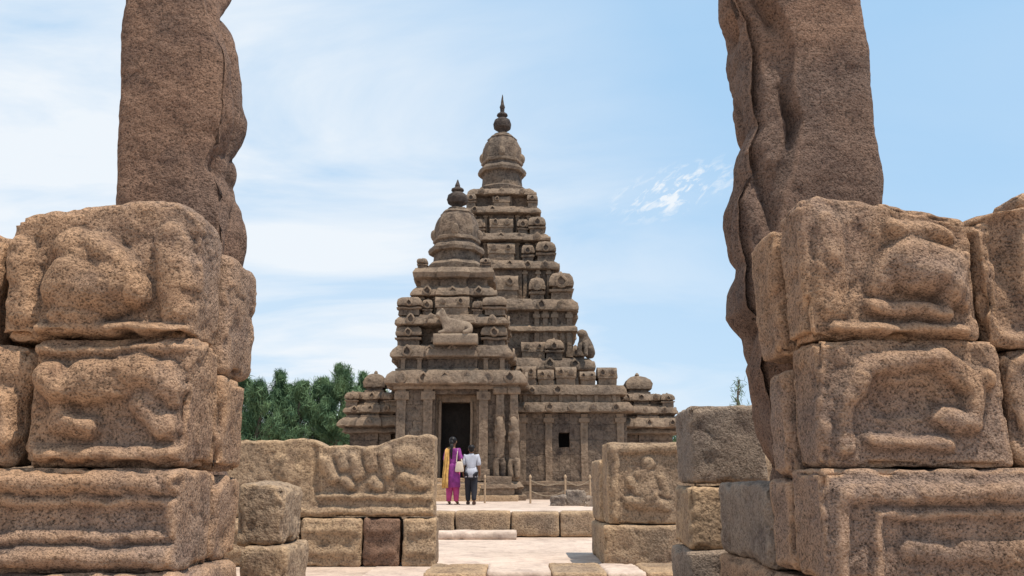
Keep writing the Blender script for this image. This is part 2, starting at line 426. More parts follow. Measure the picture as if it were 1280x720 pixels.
block('stone_block', 'rough block at the left picture edge, middle row of left pier', -3.4, -2.46, 4.05, 4.6, Z2, Z1-.02, r=.06, amp=.028, res=.022,
      relief=rel(G, (-10, 500, 10, 540, 22, .07)))
block('moulded_stone_block', 'long bottom block of the left gate pier with sunlit horizontal mouldings', -3.5, -1.60, 4.0, 4.45, Z3, Z2-.008, r=.025, amp=.014, res=.015,
      relief=rel(3.99, (-200, 602, 228, 604, 14, .06), (-200, 696, 228, 698, 14, .065), (-200, 626, 205, 627, 7, .03), (-200, 670, 205, 672, 7, .03), (216, 630, 217, 668, 9, .035)))
block('stone_block', 'plain rear stone of the bottom row, inner side of left gate pier', -3.4, -1.60, 4.46, 4.86, Z3, Z2-.035, r=.045, amp=.02, res=.025)
block('stone_block', 'large footing stone directly beneath the left pillar, behind the left gate pier', -3.4, -1.98, 4.92, 5.8, 0, .995, r=.05, amp=.022, res=.05)
block('stone_block', 'footing stone under the left gate pier, at the bottom edge of the picture', -3.5, -1.56, 3.9, 4.88, 0, Z3-.008, r=.05, amp=.022, res=.035)
# ---------------------------------------------------------------- gateway, right side
block('carved_stone_block', 'topmost big block of the right gate pier, carved with a bulging lion head', 1.52, 2.43, 4.08, 4.42, Z1, Zt-.01, r=.04, amp=.024, res=.014, chip=.055, top=[(0, .0), (.15, .05), (.55, .02), (.75, -.02), (1, -.08)],
      relief=rel(G, (1150, 326, 1176, 332, 40, .16), (1188, 350, 1192, 364, 20, .14), (1108, 352, 1122, 320, 20, .08), (1128, 282, 1182, 280, 16, .075), (1098, 380, 1186, 388, 12, .09), (1207, 310, 1210, 375, 10, .06), (1050, 406, 1208, 408, 9, .07), (1042, 285, 1046, 380, 20, .04)))
block('stone_block', 'plain block behind the topmost carved one on the right gate pier', 1.48, 3.4, 4.43, 4.80, ZZ(458, 4.8), ZZ(288, 4.43), r=.04, amp=.02, res=.022)
block('carved_stone_block', 'block at the right picture edge, upper row, with an upright sunken panel', 2.46, 3.4, 4.08, 4.42, Z1-.05, Zt-.05, r=.05, amp=.024, res=.018, top=[(0, -.03), (.3, .03), (1, .03)],
      relief=rel(4.08, (1218, 290, 1224, 410, 13, .05), (1256, 285, 1266, 400, 20, -.07), (1235, 264, 1290, 262, 11, .05)))
block('stone_block', 'small rounded stone on top of the right pier at the picture edge', 2.76, 3.4, 4.15, 4.42, Zt-.02, Zt+.09, r=.04, amp=.02, res=.03)
block('carved_stone_block', 'middle block of the right gate pier with a worn arched animal relief', 1.55, 2.50, 4.05, 4.4, Z2+.0, Z1-.01, r=.035, amp=.02, res=.014, chip=.05,
      relief=rel(G, (1064, 498, 1080, 468, 15, .075), (1084, 458, 1170, 448, 15, .075), (1180, 450, 1218, 478, 18, .09), (1226, 490, 1218, 530, 14, .075), (1186, 520, 1205, 530, 15, .08), (1062, 505, 1064, 560, 11, .06), (1095, 552, 1192, 555, 10, .055), (1112, 500, 1160, 498, 22, -.03), (1236, 466, 1238, 474, 11, .09)))
block('stone_block', 'plain grey block in the middle row, inner side of right gate pier', 1.49, 3.5, 4.42, 4.70, Z2-.05, ZZ(458, 4.42)-.02, r=.04, amp=.018, res=.022)
block('stone_block', 'rough block at the right picture edge, middle row of right pier', 2.53, 3.5, 4.06, 4.41, Z2, Z1-.06, r=.05, amp=.025, res=.026)
block('moulded_stone_block', 'long bottom block of the right gate pier with a sunken rectangular panel', 1.50, 3.6, 4.01, 4.42, Z3-.05, Z2-.004, r=.022, amp=.013, res=.015,
      relief=rel(4.0, (1052, 615, 1400, 615, 14, .06), (1050, 622, 1052, 722, 11, .055), (1092, 642, 1400, 642, 7, .03), (1096, 645, 1098, 722, 7, .03), (1140, 690, 1400, 690, 14, .025)))
block('stone_block', 'narrow bottom-row block on the inner side of the right pier', 1.48, 3.6, 4.44, 4.76, Z3-.05, Z2-.055, r=.035, amp=.018, res=.028)
block('stone_block', 'grey bottom-row block directly beneath the foot of the right pillar', 1.48, 2.6, 4.79, 5.93, .5, .985, 'granite_grey', r=.04, amp=.02, res=.03)
block('stone_block', 'footing stone under the right gate pier', 1.46, 3.6, 3.92, 5.95, 0, Z3-.065, r=.05, amp=.02, res=.04)

# ---------------------------------------------------------------- pillars
def pillar(label, Y, D, left, right, YL, YR, z0, z1, carve, seed):
    lt = sorted((ZZ(py, YL), XX(px, py, YL)) for px, py in left); rt = sorted((ZZ(py, YR), XX(px, py, YR)) for px, py in right)
    mb = MB(); vs = []; fs = []; n = 220; nz = int((z1-z0)/.018); sdv = Vector((seed, seed*2, 0))
    for i in range(nz+1):
        z = z0+(z1-z0)*i/nz; xl, xr = lerp_tab(lt, z), lerp_tab(rt, z); c = (xl+xr)/2; hw = (xr-xl)/2
        for j in range(n):
            a = 2*math.pi*j/n; ca, sa = math.cos(a), math.sin(a)
            k = 1/max(abs(ca)**7+abs(sa)**7, 1e-9)**(1/7)
            ux, uy = ca*k, sa*k
            p = Vector((c+ux*hw, Y+D/2+uy*D/2, z))
            nn = Vector((ux if abs(ux) > .93 else 0, uy if abs(uy) > .93 else 0, 0))
            q = p.copy()
            dd = nn*(fb(q*3.2+sdv)*.014+noise.noise(q*16+sdv)*.004+noise.noise(q*36+sdv)*.002)+noise.noise_vector(q*1.2+sdv)*.012
            dd += carve((p.x-xl)/(xr-xl), (p.y-Y)/D, z, q)
            vs.append(p+dd)
    for i in range(nz):
        for j in range(n): fs.append((i*n+j, i*n+(j+1) % n, (i+1)*n+(j+1) % n, (i+1)*n+j))
    fs.append(tuple(range(n))); fs.append(tuple(range(nz*n, nz*n+n)))
    mb.add(vs, fs)
    o = mb.build('stone_pillar', M['granite_pillar'], base=((lt[0][1]+rt[0][1])/2, Y+D/2, z0), sharp=0)
    return tag(o, label, 'pillar')
# eroded figure: broad rounded masses parted by soft worn hollows
def worn(u, z, s, ph):
    v = Vector((u*1.1+noise.noise(Vector((u*2, z*1.2, ph)))*.3, z*1.35+noise.noise(Vector((u*1.5, z*1.0, ph+4)))*.4, ph))
    a = abs(noise.noise(v*1.25))
    b = noise.noise(v*.8+Vector((3, 1, 0)))
    h = s*(2.2*min(a, .42)**.6-.75)+s*.6*b
    return h+.006*noise.noise(v*8)
def carveL(fx_, fy_, z, q):
    d = Vector((0, 0, 0))
    if fx_ > .85: d.x += sm(0, .3, fy_)*worn(fy_, z, .08, 1.7)
    if fy_ < .15: d.y += sm(.72, .96, fx_)*(.05-worn(fx_*1.2, z, .045, 1.7))
    return d
def carveR(fx_, fy_, z, q):
    d = Vector((0, 0, 0))
    if fx_ < .15: d.x -= sm(0, .3, fy_)*worn(fy_, z, .075, 6.3)
    if fy_ < .15:
        e = .27+.07*math.sin(z*2.1+.5)+.05*noise.noise(Vector((3, 0, z*2.7)))
        s_ = 1-sm(e-.08, e+.01, fx_)
        d.y += s_*(.10-worn(fx_*2.6, z, .085, 6.3))
    return d
pillar('tall weathered brown stone pillar rising behind the left gate pier, cut by the top', 5.02, .55,
       [(152, -60), (153, 0), (145, 40), (143, 130), (137, 250), (130, 400), (130, 560)],
       [(288, -60), (288, 0), (285, 30), (294, 70), (304, 110), (308, 165), (301, 210), (291, 238), (305, 268), (308, 300), (300, 400), (285, 560)], 5.02, 5.57, .99, 5.0, carveL, 1.3)
pillar('tall weathered pillar with a carved rearing figure, behind the right gate pier', 4.86, .58,
       [(892, -60), (894, 0), (896, 40), (910, 70), (914, 110), (916, 150), (926, 190), (917, 215), (912, 250), (903, 275), (907, 330), (914, 352), (910, 400), (926, 425), (924, 470), (938, 510), (952, 580), (955, 600)],
       [(1080, -60), (1082, 0), (1094, 60), (1100, 150), (1109, 200), (1111, 250), (1100, 400), (1090, 600)], 5.40, 4.86, .98, 4.95, carveR, 5.1)

# ---------------------------------------------------------------- mid-distance stones
block('stone_block', 'squared weathered block standing left of the right pillar, top of its stack', XX(845, 555, 6.9), XX(960, 555, 6.3), 6.3, 6.9, ZZ(604, 6.3), ZZ(508, 6.3), 'granite_grey', .03, .018, .03)
block('stone_block', 'middle block of the stack of three left of the right pillar', XX(843, 650, 6.8), 2.0, 6.2, 6.8, ZZ(686, 6.2), ZZ(607, 6.2), 'wall', .03, .018, .03)
block('stone_block', 'lowest block of the stack of three left of the right pillar', XX(840, 700, 6.8), 2.0, 6.15, 6.8, 0, ZZ(689, 6.15), 'granite_grey', .03, .018, .04)
block('stone_block', 'small sunlit block leaning inside the opening beside the left gate pier', XX(296, 640, 6.3), XX(379, 640, 6.9), 6.3, 6.9, ZZ(680, 6.3), ZZ(606, 6.3), 'wall', .035, .02, .025, top=[(0, .02), (.6, .01), (1, -.03)])
block('stone_block', 'low block under the small sunlit one beside the left gate pier', XX(300, 700, 6.2), XX(386, 700, 6.9), 6.2, 6.9, 0, ZZ(684, 6.2), 'wall', .035, .018, .03)
Y0 = 10.0
za, zb = ZZ(646, Y0), ZZ(550, Y0)
o = block('carved_parapet_slab', 'long low carved slab with a dipping broken top and worn figures, left of the opening', XX(270, 600, Y0), XX(546, 600, Y0+.3), Y0, Y0+.36, za, zb, 'wall', .02, .014, .022,
      relief=rel(Y0, (405, 572, 416, 596, 9, .06), (426, 562, 431, 582, 8, .065), (442, 566, 448, 592, 8, .065), (462, 558, 465, 582, 8, .06), (480, 562, 486, 592, 8, .06), (502, 572, 518, 574, 11, .065), (505, 598, 526, 606, 8, .05), (398, 620, 540, 622, 4, .04), (430, 600, 438, 606, 7, .05), (466, 602, 474, 608, 7, .05), (350, 580, 366, 594, 13, .04), (290, 638, 545, 640, 5, .04), (395, 560, 397, 622, 4, -.03)), cat='carved slab', chip=.04)
for v in o.data.vertices:
    x = v.co.x+o.location.x; z = v.co.z+o.location.z
    k = sm(za+.45, zb, z); px = 640+x*1.02/Y0*F
    prof = -.07*sm(390, 410, px)+.13*sm(462, 508, px)-.03*sm(534, 546, px)
    v.co.z += k*(prof+.035*noise.noise(Vector((x*3.3, 0, 0)))+.015*noise.noise(Vector((x*9, 0, 0))))
bx = [(270, 372), (375, 451), (454, 499), (502, 548)]
bl = ['hidden end', 'widest moulded one', 'square dark one in the middle', 'rightmost one at the opening']
for i, (a, b) in enumerate(bx):
    block('base_block', 'base block under the long carved slab on the left, %s' % bl[i], XX(a, 680, Y0-.05), XX(b, 680, Y0+(.4 if i == 3 else -.05)), Y0-.05, Y0+.40, 0, za-.015, 'wall' if i != 2 else 'granite_pillar', .03, .016, .03,
          relief=rel(Y0-.05, (a+12, 662, b-12, 662, 5, .03), (a+10, 690, b-10, 690, 6, .03)), cat='stone block')
za2, zb2 = ZZ(655, Y0), ZZ(553, Y0)
block('carved_parapet_slab', 'upright slab with a raised border and faint seated figure, right of the opening', XX(759, 600, Y0), XX(870, 600, Y0), Y0, Y0+.5, za2, zb2, 'wall', .02, .012, .022,
      relief=rel(Y0, (769, 562, 769, 645, 5, .05), (768, 562, 850, 560, 6, .05), (806, 594, 812, 620, 12, .06), (788, 628, 832, 632, 8, .05), (809, 578, 810, 580, 8, .065), (788, 600, 796, 615, 6, .045), (828, 598, 832, 618, 6, .04)), cat='carved slab')
block('base_block', 'plain base block beneath the upright bordered slab on the right', XX(755, 680, Y0-.05), XX(870, 680, Y0-.05), Y0-.05, Y0+.55, 0, za2-.012, 'wall', .03, .014, .03)
block('stone_block', 'narrow upper block behind the upright bordered slab on the right', 1.12, 1.75, 10.56, 11.6, ZZ(655, 10.5)+.02, ZZ(574, 10.55), 'wall', .03, .016, .04)
block('stone_block', 'narrow lower block behind the upright bordered slab on the right', 1.11, 1.75, 10.6, 11.65, 0, ZZ(655, 10.5), 'wall', .03, .016, .04)
block('stone_block', 'long rear wall stone between the bordered slab and the block stack', XX(873, 640, 9.9), 4.2, 9.95, 10.4, 0, 1.3, 'wall', .04, .02, .06)
block('stone_block', 'long rear wall stone hidden behind the left gate pier', -6.5, XX(268, 640, 10), 10, 10.4, 0, 1.45, 'wall', .04, .02, .06)

# ---------------------------------------------------------------- temple
def kapota(wi, wo, z0, z1):
    h = z1-z0; o = wo-wi
    return [(wi, z0-.01), (wo-.03, z0+.03), (wo, z0+.14*h), (wo-.02*o, z0+.36*h), (wo-.22*o, z0+.68*h), (wo-.6*o, z1), (wi*.6, z1)]
A = .028
def cornice(parent, cx, cy, wi, wo, z0, z1, bay=.0, push=.1, arches=0, dy=0):
    mb = MB(); mb.rect(cx, cy, kapota(wi-.05, wo+.03, z0-.04, z1), bay, push, 26, dy, .1)
    for i in range(arches):
        t = -1+2*(i+.5)/arches
        mb.arch(cx+t*wo*.92, cy-wo-dy+.0, z0+(z1-z0)*.45, (z1-z0)*.45, 0, .07)
        mb.arch(cx+wo, cy+t*wo*.92, z0+(z1-z0)*.45, (z1-z0)*.45, math.pi/2, .07)
    return mb.build('cornice', M['temple'], parent, A, 3.4)
def turret(parent, cx, cy, z0, s, h, name='corner_turret'):
    mb = MB(); h *= .96+.08*AR.random()
    mb.rect(cx, cy, [(s*.9, z0-.03), (s*.88, z0+.24*h), (s*1.06, z0+.27*h), (s*1.1, z0+.35*h), (s*.78, z0+.38*h), (s*.78, z0+.44*h), (s*1.06, z0+.46*h), (s*1.1, z0+.56*h), (s*1.0, z0+.76*h), (s*.74, z0+.9*h), (s*.34, z0+.97*h)], 0, 0, 8, vres=.09)
    mb.lathe(cx, cy, [(.05*h+.02, z0+.94*h), (.09*h, z0+.99*h), (.02, z0+1.05*h)], 8)
    mb.arch(cx, cy-s*1.06, z0+.6*h, .22*h, 0, .06)
    return mb.build(name, M['temple'], parent, A*.85, 3.4)
def vault(parent, cx, cy, z0, Lx, D, h, ax='x'):
    mb = MB(); hx, hy = (Lx/2, D/2) if ax == 'x' else (D/2, Lx/2)
    mb.box(cx-hx*.92, cx+hx*.92, cy-hy*.86, cy+hy*.86, z0-.03, z0+.42*h, .15, .02)
    mb.box(cx-hx, cx+hx, cy-hy, cy+hy, z0+.36*h, z0+.47*h, .15, .02)
    mb.barrel(cx, cy, z0+.47*h, Lx*.98, D*.98, .5*h, ax)
    if ax == 'x':
        for t in (-.5, .5): mb.arch(cx+t*hx, cy-hy*.99, z0+.66*h, .15*h+.02, 0, .05)
    return mb.build('barrel_roof', M['temple'], parent, A*.85, 3.4)
def pilasters(parent, cx, cy, w, z0, z1, xs, wd=.12, y=None):
    for t in xs:
        mb = MB(); x = cx+t*w; yy = (cy-w) if y is None else y; h = z1-z0
        mb.box(x-wd/2, x+wd/2, yy-.10, yy+.05, z0, z1, .12, .015)
        mb.box(x-wd*.8, x+wd*.8, yy-.13, yy+.05, z1-.16*h, z1-.07*h, .1, .02)
        mb.box(x-wd*.75, x+wd*.75, yy-.12, yy+.05, z0, z0+.12*h, .1, .02)
        mb.build('pilaster', M['temple'], parent, .014, 3)
def _skmb(nodes, edges, sub):
    me = bpy.data.meshes.new('t'); me.from_pydata([n[0] for n in nodes], edges, [])
    o = bpy.data.objects.new('t', me); C.objects.link(o); o.modifiers.new('s', 'SKIN')
    if not me.skin_vertices: me.skin_vertices.new()
    for i, n in enumerate(nodes): sv = me.skin_vertices[0].data[i]; sv.radius = (n[1], n[1]); sv.use_root = (i == 0)
    s2 = o.modifiers.new('u', 'SUBSURF'); s2.levels = sub; s2.render_levels = sub
    bpy.context.view_layer.update(); dg = bpy.context.evaluated_depsgraph_get()
    m2 = bpy.data.meshes.new_from_object(o.evaluated_get(dg)); mb = MB(); mb.add([v.co.copy() for v in m2.vertices], [tuple(p.vertices) for p in m2.polygons])
    bpy.data.objects.remove(o); bpy.data.meshes.remove(m2); return mb
def skinned(name, nodes, edges, mat, parent=None, sub=2, extra=None, amp=0, base=None):
    mb = _skmb(nodes, edges, sub)
    if extra: mb.add(extra.v, extra.f)
    return mb.build(name, mat, parent, amp, 5, 0, base)

T0 = .44
# --- small front shrine
cx, cy = -1.80, 25.0
S = thing('temple_shrine', 'smaller stone temple tower in front with the dark doorway and bulbous finial', 'temple', (cx, cy, T0))
fx = -1.62
mb = MB(); mb.rect(fx, cy, [(2.0, T0-.02), (2.02, T0+.14), (1.9, T0+.16), (1.9, T0+.3), (1.96, T0+.36), (1.85, T0+.5), (1.78, T0+.54)]); mb.build('plinth', M['temple'], S, A, 3)
for i, (w0, y0_, h) in enumerate([(1.0, 22.2, .15), (.9, 22.5, .3), (.8, 22.8, .45)]):
    MB().box(fx+.08-w0, fx+.08+w0, y0_, 23.1, T0-.02, T0+h, .2, .03).build('step', M['wall'], S, .015, 3)
W = 1.74; zf = T0+.54; zt = 3.68; yf = cy-W
dl, dr, dt = fx-.60, fx+.60, 3.42
mb = MB()
mb.box(fx-W, dl, yf, 26.4, zf-.02, zt, .14, .02); mb.box(dr, fx+W, yf, 26.4, zf-.02, zt, .14, .02)
mb.box(dl-.01, dr+.01, yf+.01, 26.4, dt, zt-.004, .14, .02)
mb.build('shrine_wall', M['temple_wall'], S, .024, 3)
MB().box(fx-W, fx+W, 26.4, 26.75, zf-.02, zt, .3).build('rear_wall', M['dark'], S)
MB().box(dl+.02, dr-.02, 24.2, 26.4, zf-.0, dt, .3).build('interior_shade', M['dark'], S)  # solid block coloured near black, stands in for shade behind the door
d1, d2 = fx-.46, fx+.42
mb = MB(); mb.box(dl-.01, d1, yf+.35, yf+.75, zf, dt+.02, .12); mb.box(d2, dr+.01, yf+.35, yf+.75, zf, dt+.02, .12); mb.box(d1-.01, d2+.01, yf+.36, yf+.75, dt-.2, dt+.02, .12)
mb.box(d1-.06, d1+.02, yf+.28, yf+.36, zf, dt-.16, .12); mb.box(d2-.02, d2+.06, yf+.28, yf+.36, zf, dt-.16, .12)
mb.build('door_frame', M['temple'], S, .012, 3)
MB().box(dl-.02, dr+.02, yf-.12, yf+.3, zf-.04, zf+.07, .12).build('sill', M['wall'], S, .01, 3)
pilasters(S, fx, cy, W, zf, zt, [-.46, .46], .26, yf)
pilasters(S, fx, cy, W, zf, zt, [-.90], .26, yf)
MB().box(fx-W-.08, fx+W+.08, yf-.16, 26.5, zt-.13, zt-.0, .14, .03).build('bracket_course', M['temple'], S, .02, 3)
cornice(S, fx, cy, 1.76, 2.02, zt, 4.10, .45, .08, 6)
def guardian(parent, x, y, z, h, mat, name='guardian_relief'):
    n = [((x, y, z+.5*h), .07*h), ((x, y, z+.62*h), .065*h), ((x, y, z+.76*h), .09*h), ((x, y, z+.84*h), .04*h), ((x, y, z+.93*h), .065*h), ((x, y, z+1.02*h), .03*h),
         ((x-.12*h, y, z+.78*h), .04*h), ((x-.15*h, y-.02, z+.62*h), .03*h), ((x-.1*h, y-.03, z+.52*h), .028*h),
         ((x+.12*h, y, z+.78*h), .04*h), ((x+.15*h, y-.02, z+.66*h), .03*h), ((x+.13*h, y-.02, z+.5*h), .025*h),
         ((x-.05*h, y, z+.44*h), .06*h), ((x-.055*h, y-.02, z+.24*h), .045*h), ((x-.055*h, y, z+.03*h), .035*h),
         ((x+.055*h, y, z+.44*h), .06*h), ((x+.055*h, y-.02, z+.25*h), .045*h), ((x+.05*h, y, z+.03*h), .035*h)]
    e = [(0, 1), (1, 2), (2, 3), (3, 4), (4, 5), (2, 6), (6, 7), (7, 8), (2, 9), (9, 10), (10, 11), (0, 12), (12, 13), (13, 14), (0, 15), (15, 16), (16, 17)]
    return skinned(name, n, e, mat, parent, 1, None, .02)
def rampant(parent, x, y, z, h, mat):
    # slim rearing lion at the foot of a pilaster, pillar shaft rising from its head
    s = h
    n = [((x, y, z+.32*s), .055*s), ((x+.01*s, y, z+.45*s), .055*s), ((x, y-.01, z+.58*s), .065*s), ((x-.01*s, y-.04, z+.67*s), .062*s), ((x-.04*s, y-.08, z+.68*s), .036*s),
         ((x-.035*s, y, z+.22*s), .045*s), ((x-.045*s, y-.03, z+.13*s), .035*s), ((x-.035*s, y, z+.02*s), .04*s),
         ((x+.035*s, y, z+.22*s), .045*s), ((x+.04*s, y-.03, z+.13*s), .035*s), ((x+.035*s, y, z+.02*s), .04*s),
         ((x-.05*s, y-.04, z+.53*s), .026*s), ((x-.05*s, y-.06, z+.44*s), .024*s), ((x+.045*s, y-.04, z+.53*s), .026*s), ((x+.04*s, y-.06, z+.45*s), .024*s), ((x, y, z+.78*s), .05*s)]
    e = [(0, 1), (1, 2), (2, 3), (3, 4), (0, 5), (5, 6), (6, 7), (0, 8), (8, 9), (9, 10), (2, 11), (11, 12), (2, 13), (13, 14), (3, 15)]
    ex = MB().box(x-.05*s, x+.05*s, y-.06, y+.1, z+.74*s, z+1.05*s, .1, .02); ex.box(x-.085*s, x+.085*s, y-.10, y+.1, z+1.03*s, z+1.12*s, .1, .03)
    ex.box(x-.06*s, x+.06*s, y, y+.12, z, z+.8*s, .1, .02)
    return skinned('lion_pilaster', n, e, mat, parent, 1, ex, .02)
guardian(S, fx-1.17, yf+.03, zf+.35, 1.35, M['temple'])
rampant(S, fx+1.28, yf-.10, zf, 2.35, M['temple'])
rampant(S, fx+1.68, yf-.10, zf, 2.35, M['temple'])
def storey(parent, cx, cy, w, z0, z1, bay=.4, push=.1):
    mb = MB(); mb.rect(cx, cy, [(w+.08, z0-.02), (w+.08, z0+.07), (w, z0+.1), (w, z1-.08), (w+.07, z1-.05), (w+.07, z1+.01)], bay, push, 20); return mb.build('storey', M['temple'], parent, A, 3.4)
storey(S, cx+.06, cy, 1.60, 4.09, 4.52, .45, .08)
pilasters(S, cx+.06, cy, 1.62, 4.12, 4.5, [-.9, -.6, .6, .9], .13)
cornice(S, cx+.04, cy, 1.52, 1.78, 4.50, 4.88, .42, .1, 5)
for sx_ in (-1, 1):
    for sy_ in (-1, 1): turret(S, cx+sx_*1.27, cy+sy_*1.25, 4.87, .36, .66)
for s_ in (-1, 1): vault(S, cx+s_*1.27, cy, 4.87, 1.1, .6, .6, 'y')
vault(S, cx+.02, cy-1.36, 4.87, 1.25, .5, .30)
storey(S, cx, cy, 1.18, 4.87, 5.55)
cornice(S, cx, cy, 1.22, 1.66, 5.50, 5.84, .42, .08, 5)
for sx_ in (-1, 1):
    for sy_ in (-1, 1): turret(S, cx+sx_*1.28, cy+sy_*1.24, 5.83, .34, .60)
    turret(S, cx+sx_*.76, cy-1.22, 5.83, .15, .5, 'small_turret')
vault(S, cx, cy-1.26, 5.83, 1.05, .5, .6)
for s_ in (-1, 1): vault(S, cx+s_*1.25, cy, 5.83, 1.1, .55, .6, 'y')
storey(S, cx, cy, 1.06, 5.83, 6.5)
pilasters(S, cx, cy, 1.06, 5.9, 6.45, [-.9, -.5, .5, .9], .12)
cornice(S, cx, cy, 1.0, 1.28, 6.46, 6.78, .4, .06, 3)
mb = MB(); mb.rect(cx, cy, [(1.02, 6.77), (1.02, 7.02), (1.22, 7.06), (1.26, 7.20), (1.18, 7.36), (1.0, 7.42)], .4, .06); mb.build('storey', M['temple'], S, A, 3)
for sx_ in (-1, 1): turret(S, cx+sx_*.98, cy-.98, 7.38, .15, .32)
mb = MB(); mb.lathe(cx, cy, [(.94, 7.41), (.98, 7.62), (.90, 7.72), (.76, 7.76), (.74, 8.06), (.80, 8.12)], 40, True, .1); mb.build('neck', M['temple'], S, A*.8, 3)
def dome(parent, cx, cy, z0, z1, r):
    # faceted cap with a projecting eave and rolled bands
    h = z1-z0; mb = MB()
    prof = [(.86, 0), (1.06, .03), (1.09, .09), (1.03, .15), (.90, .18), (.86, .20), (.86, .24), (.93, .27), (.93, .32), (.87, .34), (.88, .44), (.87, .54), (.83, .66), (.75, .76), (.64, .83), (.66, .86), (.58, .90), (.42, .93), (.40, .97), (.26, 1.0)]
    mb.lathe(cx, cy, [(r*a, z0+h*b) for a, b in prof], 48, True, .05)
    for k in range(4):
        a = k*math.pi/2-math.pi/2
        ca, sa = math.cos(a)*r*.84, math.sin(a)*r*.84
        mb.ell((cx+ca, cy+sa, z0+h*.42), (.16*r+.04*abs(math.cos(a)), .16*r, .13*h), 12)
    return mb.build('dome', M['temple'], parent, A*.8, 3.8, 24)
dm = dome(S, cx, cy, 8.06, 9.70, .82)
mb = MB(); mb.lathe(cx, cy, [(.2, 9.66), (.15, 9.74), (.18, 9.78), (.31, 9.86), (.35, 9.98), (.32, 10.12), (.2, 10.22), (.13, 10.25), (.21, 10.31), (.2, 10.36), (.09, 10.42), (.08, 10.5), (.05, 10.6), (.015, 10.70)], 20, vres=.06); mb.build('finial', M['temple_dark'], dm, .012, 4)

# bull lying on the ledge of the shrine, head to the left
bx_, by_, bz_ = cx+.16, cy-1.84, 5.12
MBb = MB().box(bx_-.66, bx_+.64, by_-.24, by_+.5, 4.84, bz_+.03, .1)
K = 1.2
def bp_(a, b, c): return (bx_+a*K, by_+b*K, bz_+c*K)
n = [(bp_(.02, 0, .19), .19*K), (bp_(.30, 0, .18), .19*K), (bp_(-.18, 0, .22), .17*K), (bp_(-.29, -.02, .38), .11*K), (bp_(-.36, -.05, .53), .095*K), (bp_(-.50, -.10, .47), .06*K),
     (bp_(.36, -.14, .09), .09*K), (bp_(.16, -.19, .04), .045*K), (bp_(-.26, -.14, .08), .06*K), (bp_(-.44, -.17, .04), .045*K), (bp_(-.12, 0, .40), .08*K),
     (bp_(-.31, .08, .66), .025*K), (bp_(-.33, -.14, .66), .025*K)]
e = [(0, 1), (0, 2), (2, 3), (3, 4), (4, 5), (1, 6), (6, 7), (2, 8), (8, 9), (2, 10), (4, 11), (4, 12)]
bs = skinned('bull_statue', n, e, M['temple_pale'], None, 2, MBb, 0.006, (bx_, by_, bz_))
tag(bs, 'worn stone bull lying on the ledge of the smaller temple tower', 'statue')

# --- tall rear tower
tx_, ty_ = -.42, 32.0
Tt = thing('temple_tower', 'taller stepped stone temple tower rising behind with a pointed finial', 'temple', (tx_, ty_, T0))
MB().rect(tx_, ty_, [(3.4, T0-.02), (3.4, .9), (3.2, 1.0), (3.2, 4.9)], .4, .1).build('base_wall', M['temple_wall'], Tt, A, 3)
cornice(Tt, tx_, ty_, 3.1, 3.4, 4.86, 5.3, .42, .1, 7)
storey(Tt, tx_, ty_, 2.68, 5.29, 7.2)
pilasters(Tt, tx_, ty_, 2.68, 5.4, 7.15, [-.95, -.75, -.5, .5, .62, .75, .95], .18)
for t in (.57, .68, .85): guardian(Tt, tx_+t*2.68, ty_-2.70, 5.55, 1.15, M['temple'], 'wall_relief')
MB().rect(tx_, ty_, [(2.76, 6.3), (2.86, 6.36), (2.84, 6.5), (2.72, 6.62)], .4, .08).build('string_course', M['temple'], Tt, A, 3)
turret(Tt, tx_+1.95, ty_-3.0, 5.29, .32, .75); turret(Tt, tx_-2.15, ty_-3.0, 5.29, .36, .8)
for s_ in (-1, 1): turret(Tt, tx_+2.9, ty_+s_*1.0, 5.29, .34, .8)
vault(Tt, tx_+1.2, ty_-3.0, 5.29, .9, .5, .65)
cornice(Tt, tx_, ty_, 2.60, 2.88, 7.14, 7.6, .42, .1, 7)
def ring(z, off, s, h, wv, hv, dv):
    for sx_ in (-1, 1):
        for sy_ in (-1, 1): turret(Tt, tx_+sx_*off, ty_+sy_*off, z, s, h)
    vault(Tt, tx_, ty_-off-.02, z, wv, dv, hv)
    for s_ in (-1, 1):
        vault(Tt, tx_+s_*off, ty_, z, wv, dv, hv, 'y')
        turret(Tt, tx_+s_*off*.60, ty_-off*.98, z, s*.66, h*.86, 'small_turret')
        turret(Tt, tx_+off, ty_+s_*off*.57, z, s*.66, h*.86, 'small_turret')
ring(7.59, 2.28, .43, 1.10, 1.35, 1.05, .7)
storey(Tt, tx_, ty_, 2.04, 7.59, 8.95); pilasters(Tt, tx_, ty_, 2.04, 7.7, 8.9, [-.9, -.7, -.45, .45, .7, .9], .14)
cornice(Tt, tx_, ty_, 1.95, 2.22, 8.90, 9.28, .42, .08, 6)
ring(9.27, 1.74, .36, .86, 1.1, .82, .6)
storey(Tt, tx_, ty_, 1.58, 9.27, 10.2); pilasters(Tt, tx_, ty_, 1.58, 9.35, 10.15, [-.9, -.65, -.4, .4, .65, .9], .13)
cornice(Tt, tx_, ty_, 1.55, 1.90, 10.15, 10.5, .42, .08, 5)
ring(10.49, 1.42, .31, .80, .95, .74, .5)
storey(Tt, tx_, ty_, 1.28, 10.49, 11.45); pilasters(Tt, tx_, ty_, 1.28, 10.55, 11.4, [-.85, -.5, .5, .85], .13)
cornice(Tt, tx_, ty_, 1.22, 1.56, 11.40, 11.74, .42, .06, 4)
for sx_ in (-1, 1):
    for sy_ in (-1, 1): turret(Tt, tx_+sx_*1.24, ty_+sy_*1.24, 11.73, .2, .58)
vault(Tt, tx_, ty_-1.2, 11.73, .7, .4, .5)
storey(Tt, tx_, ty_, 1.06, 11.73, 12.3)
cornice(Tt, tx_, ty_, 1.02, 1.35, 12.26, 12.58, .4, .05, 3)
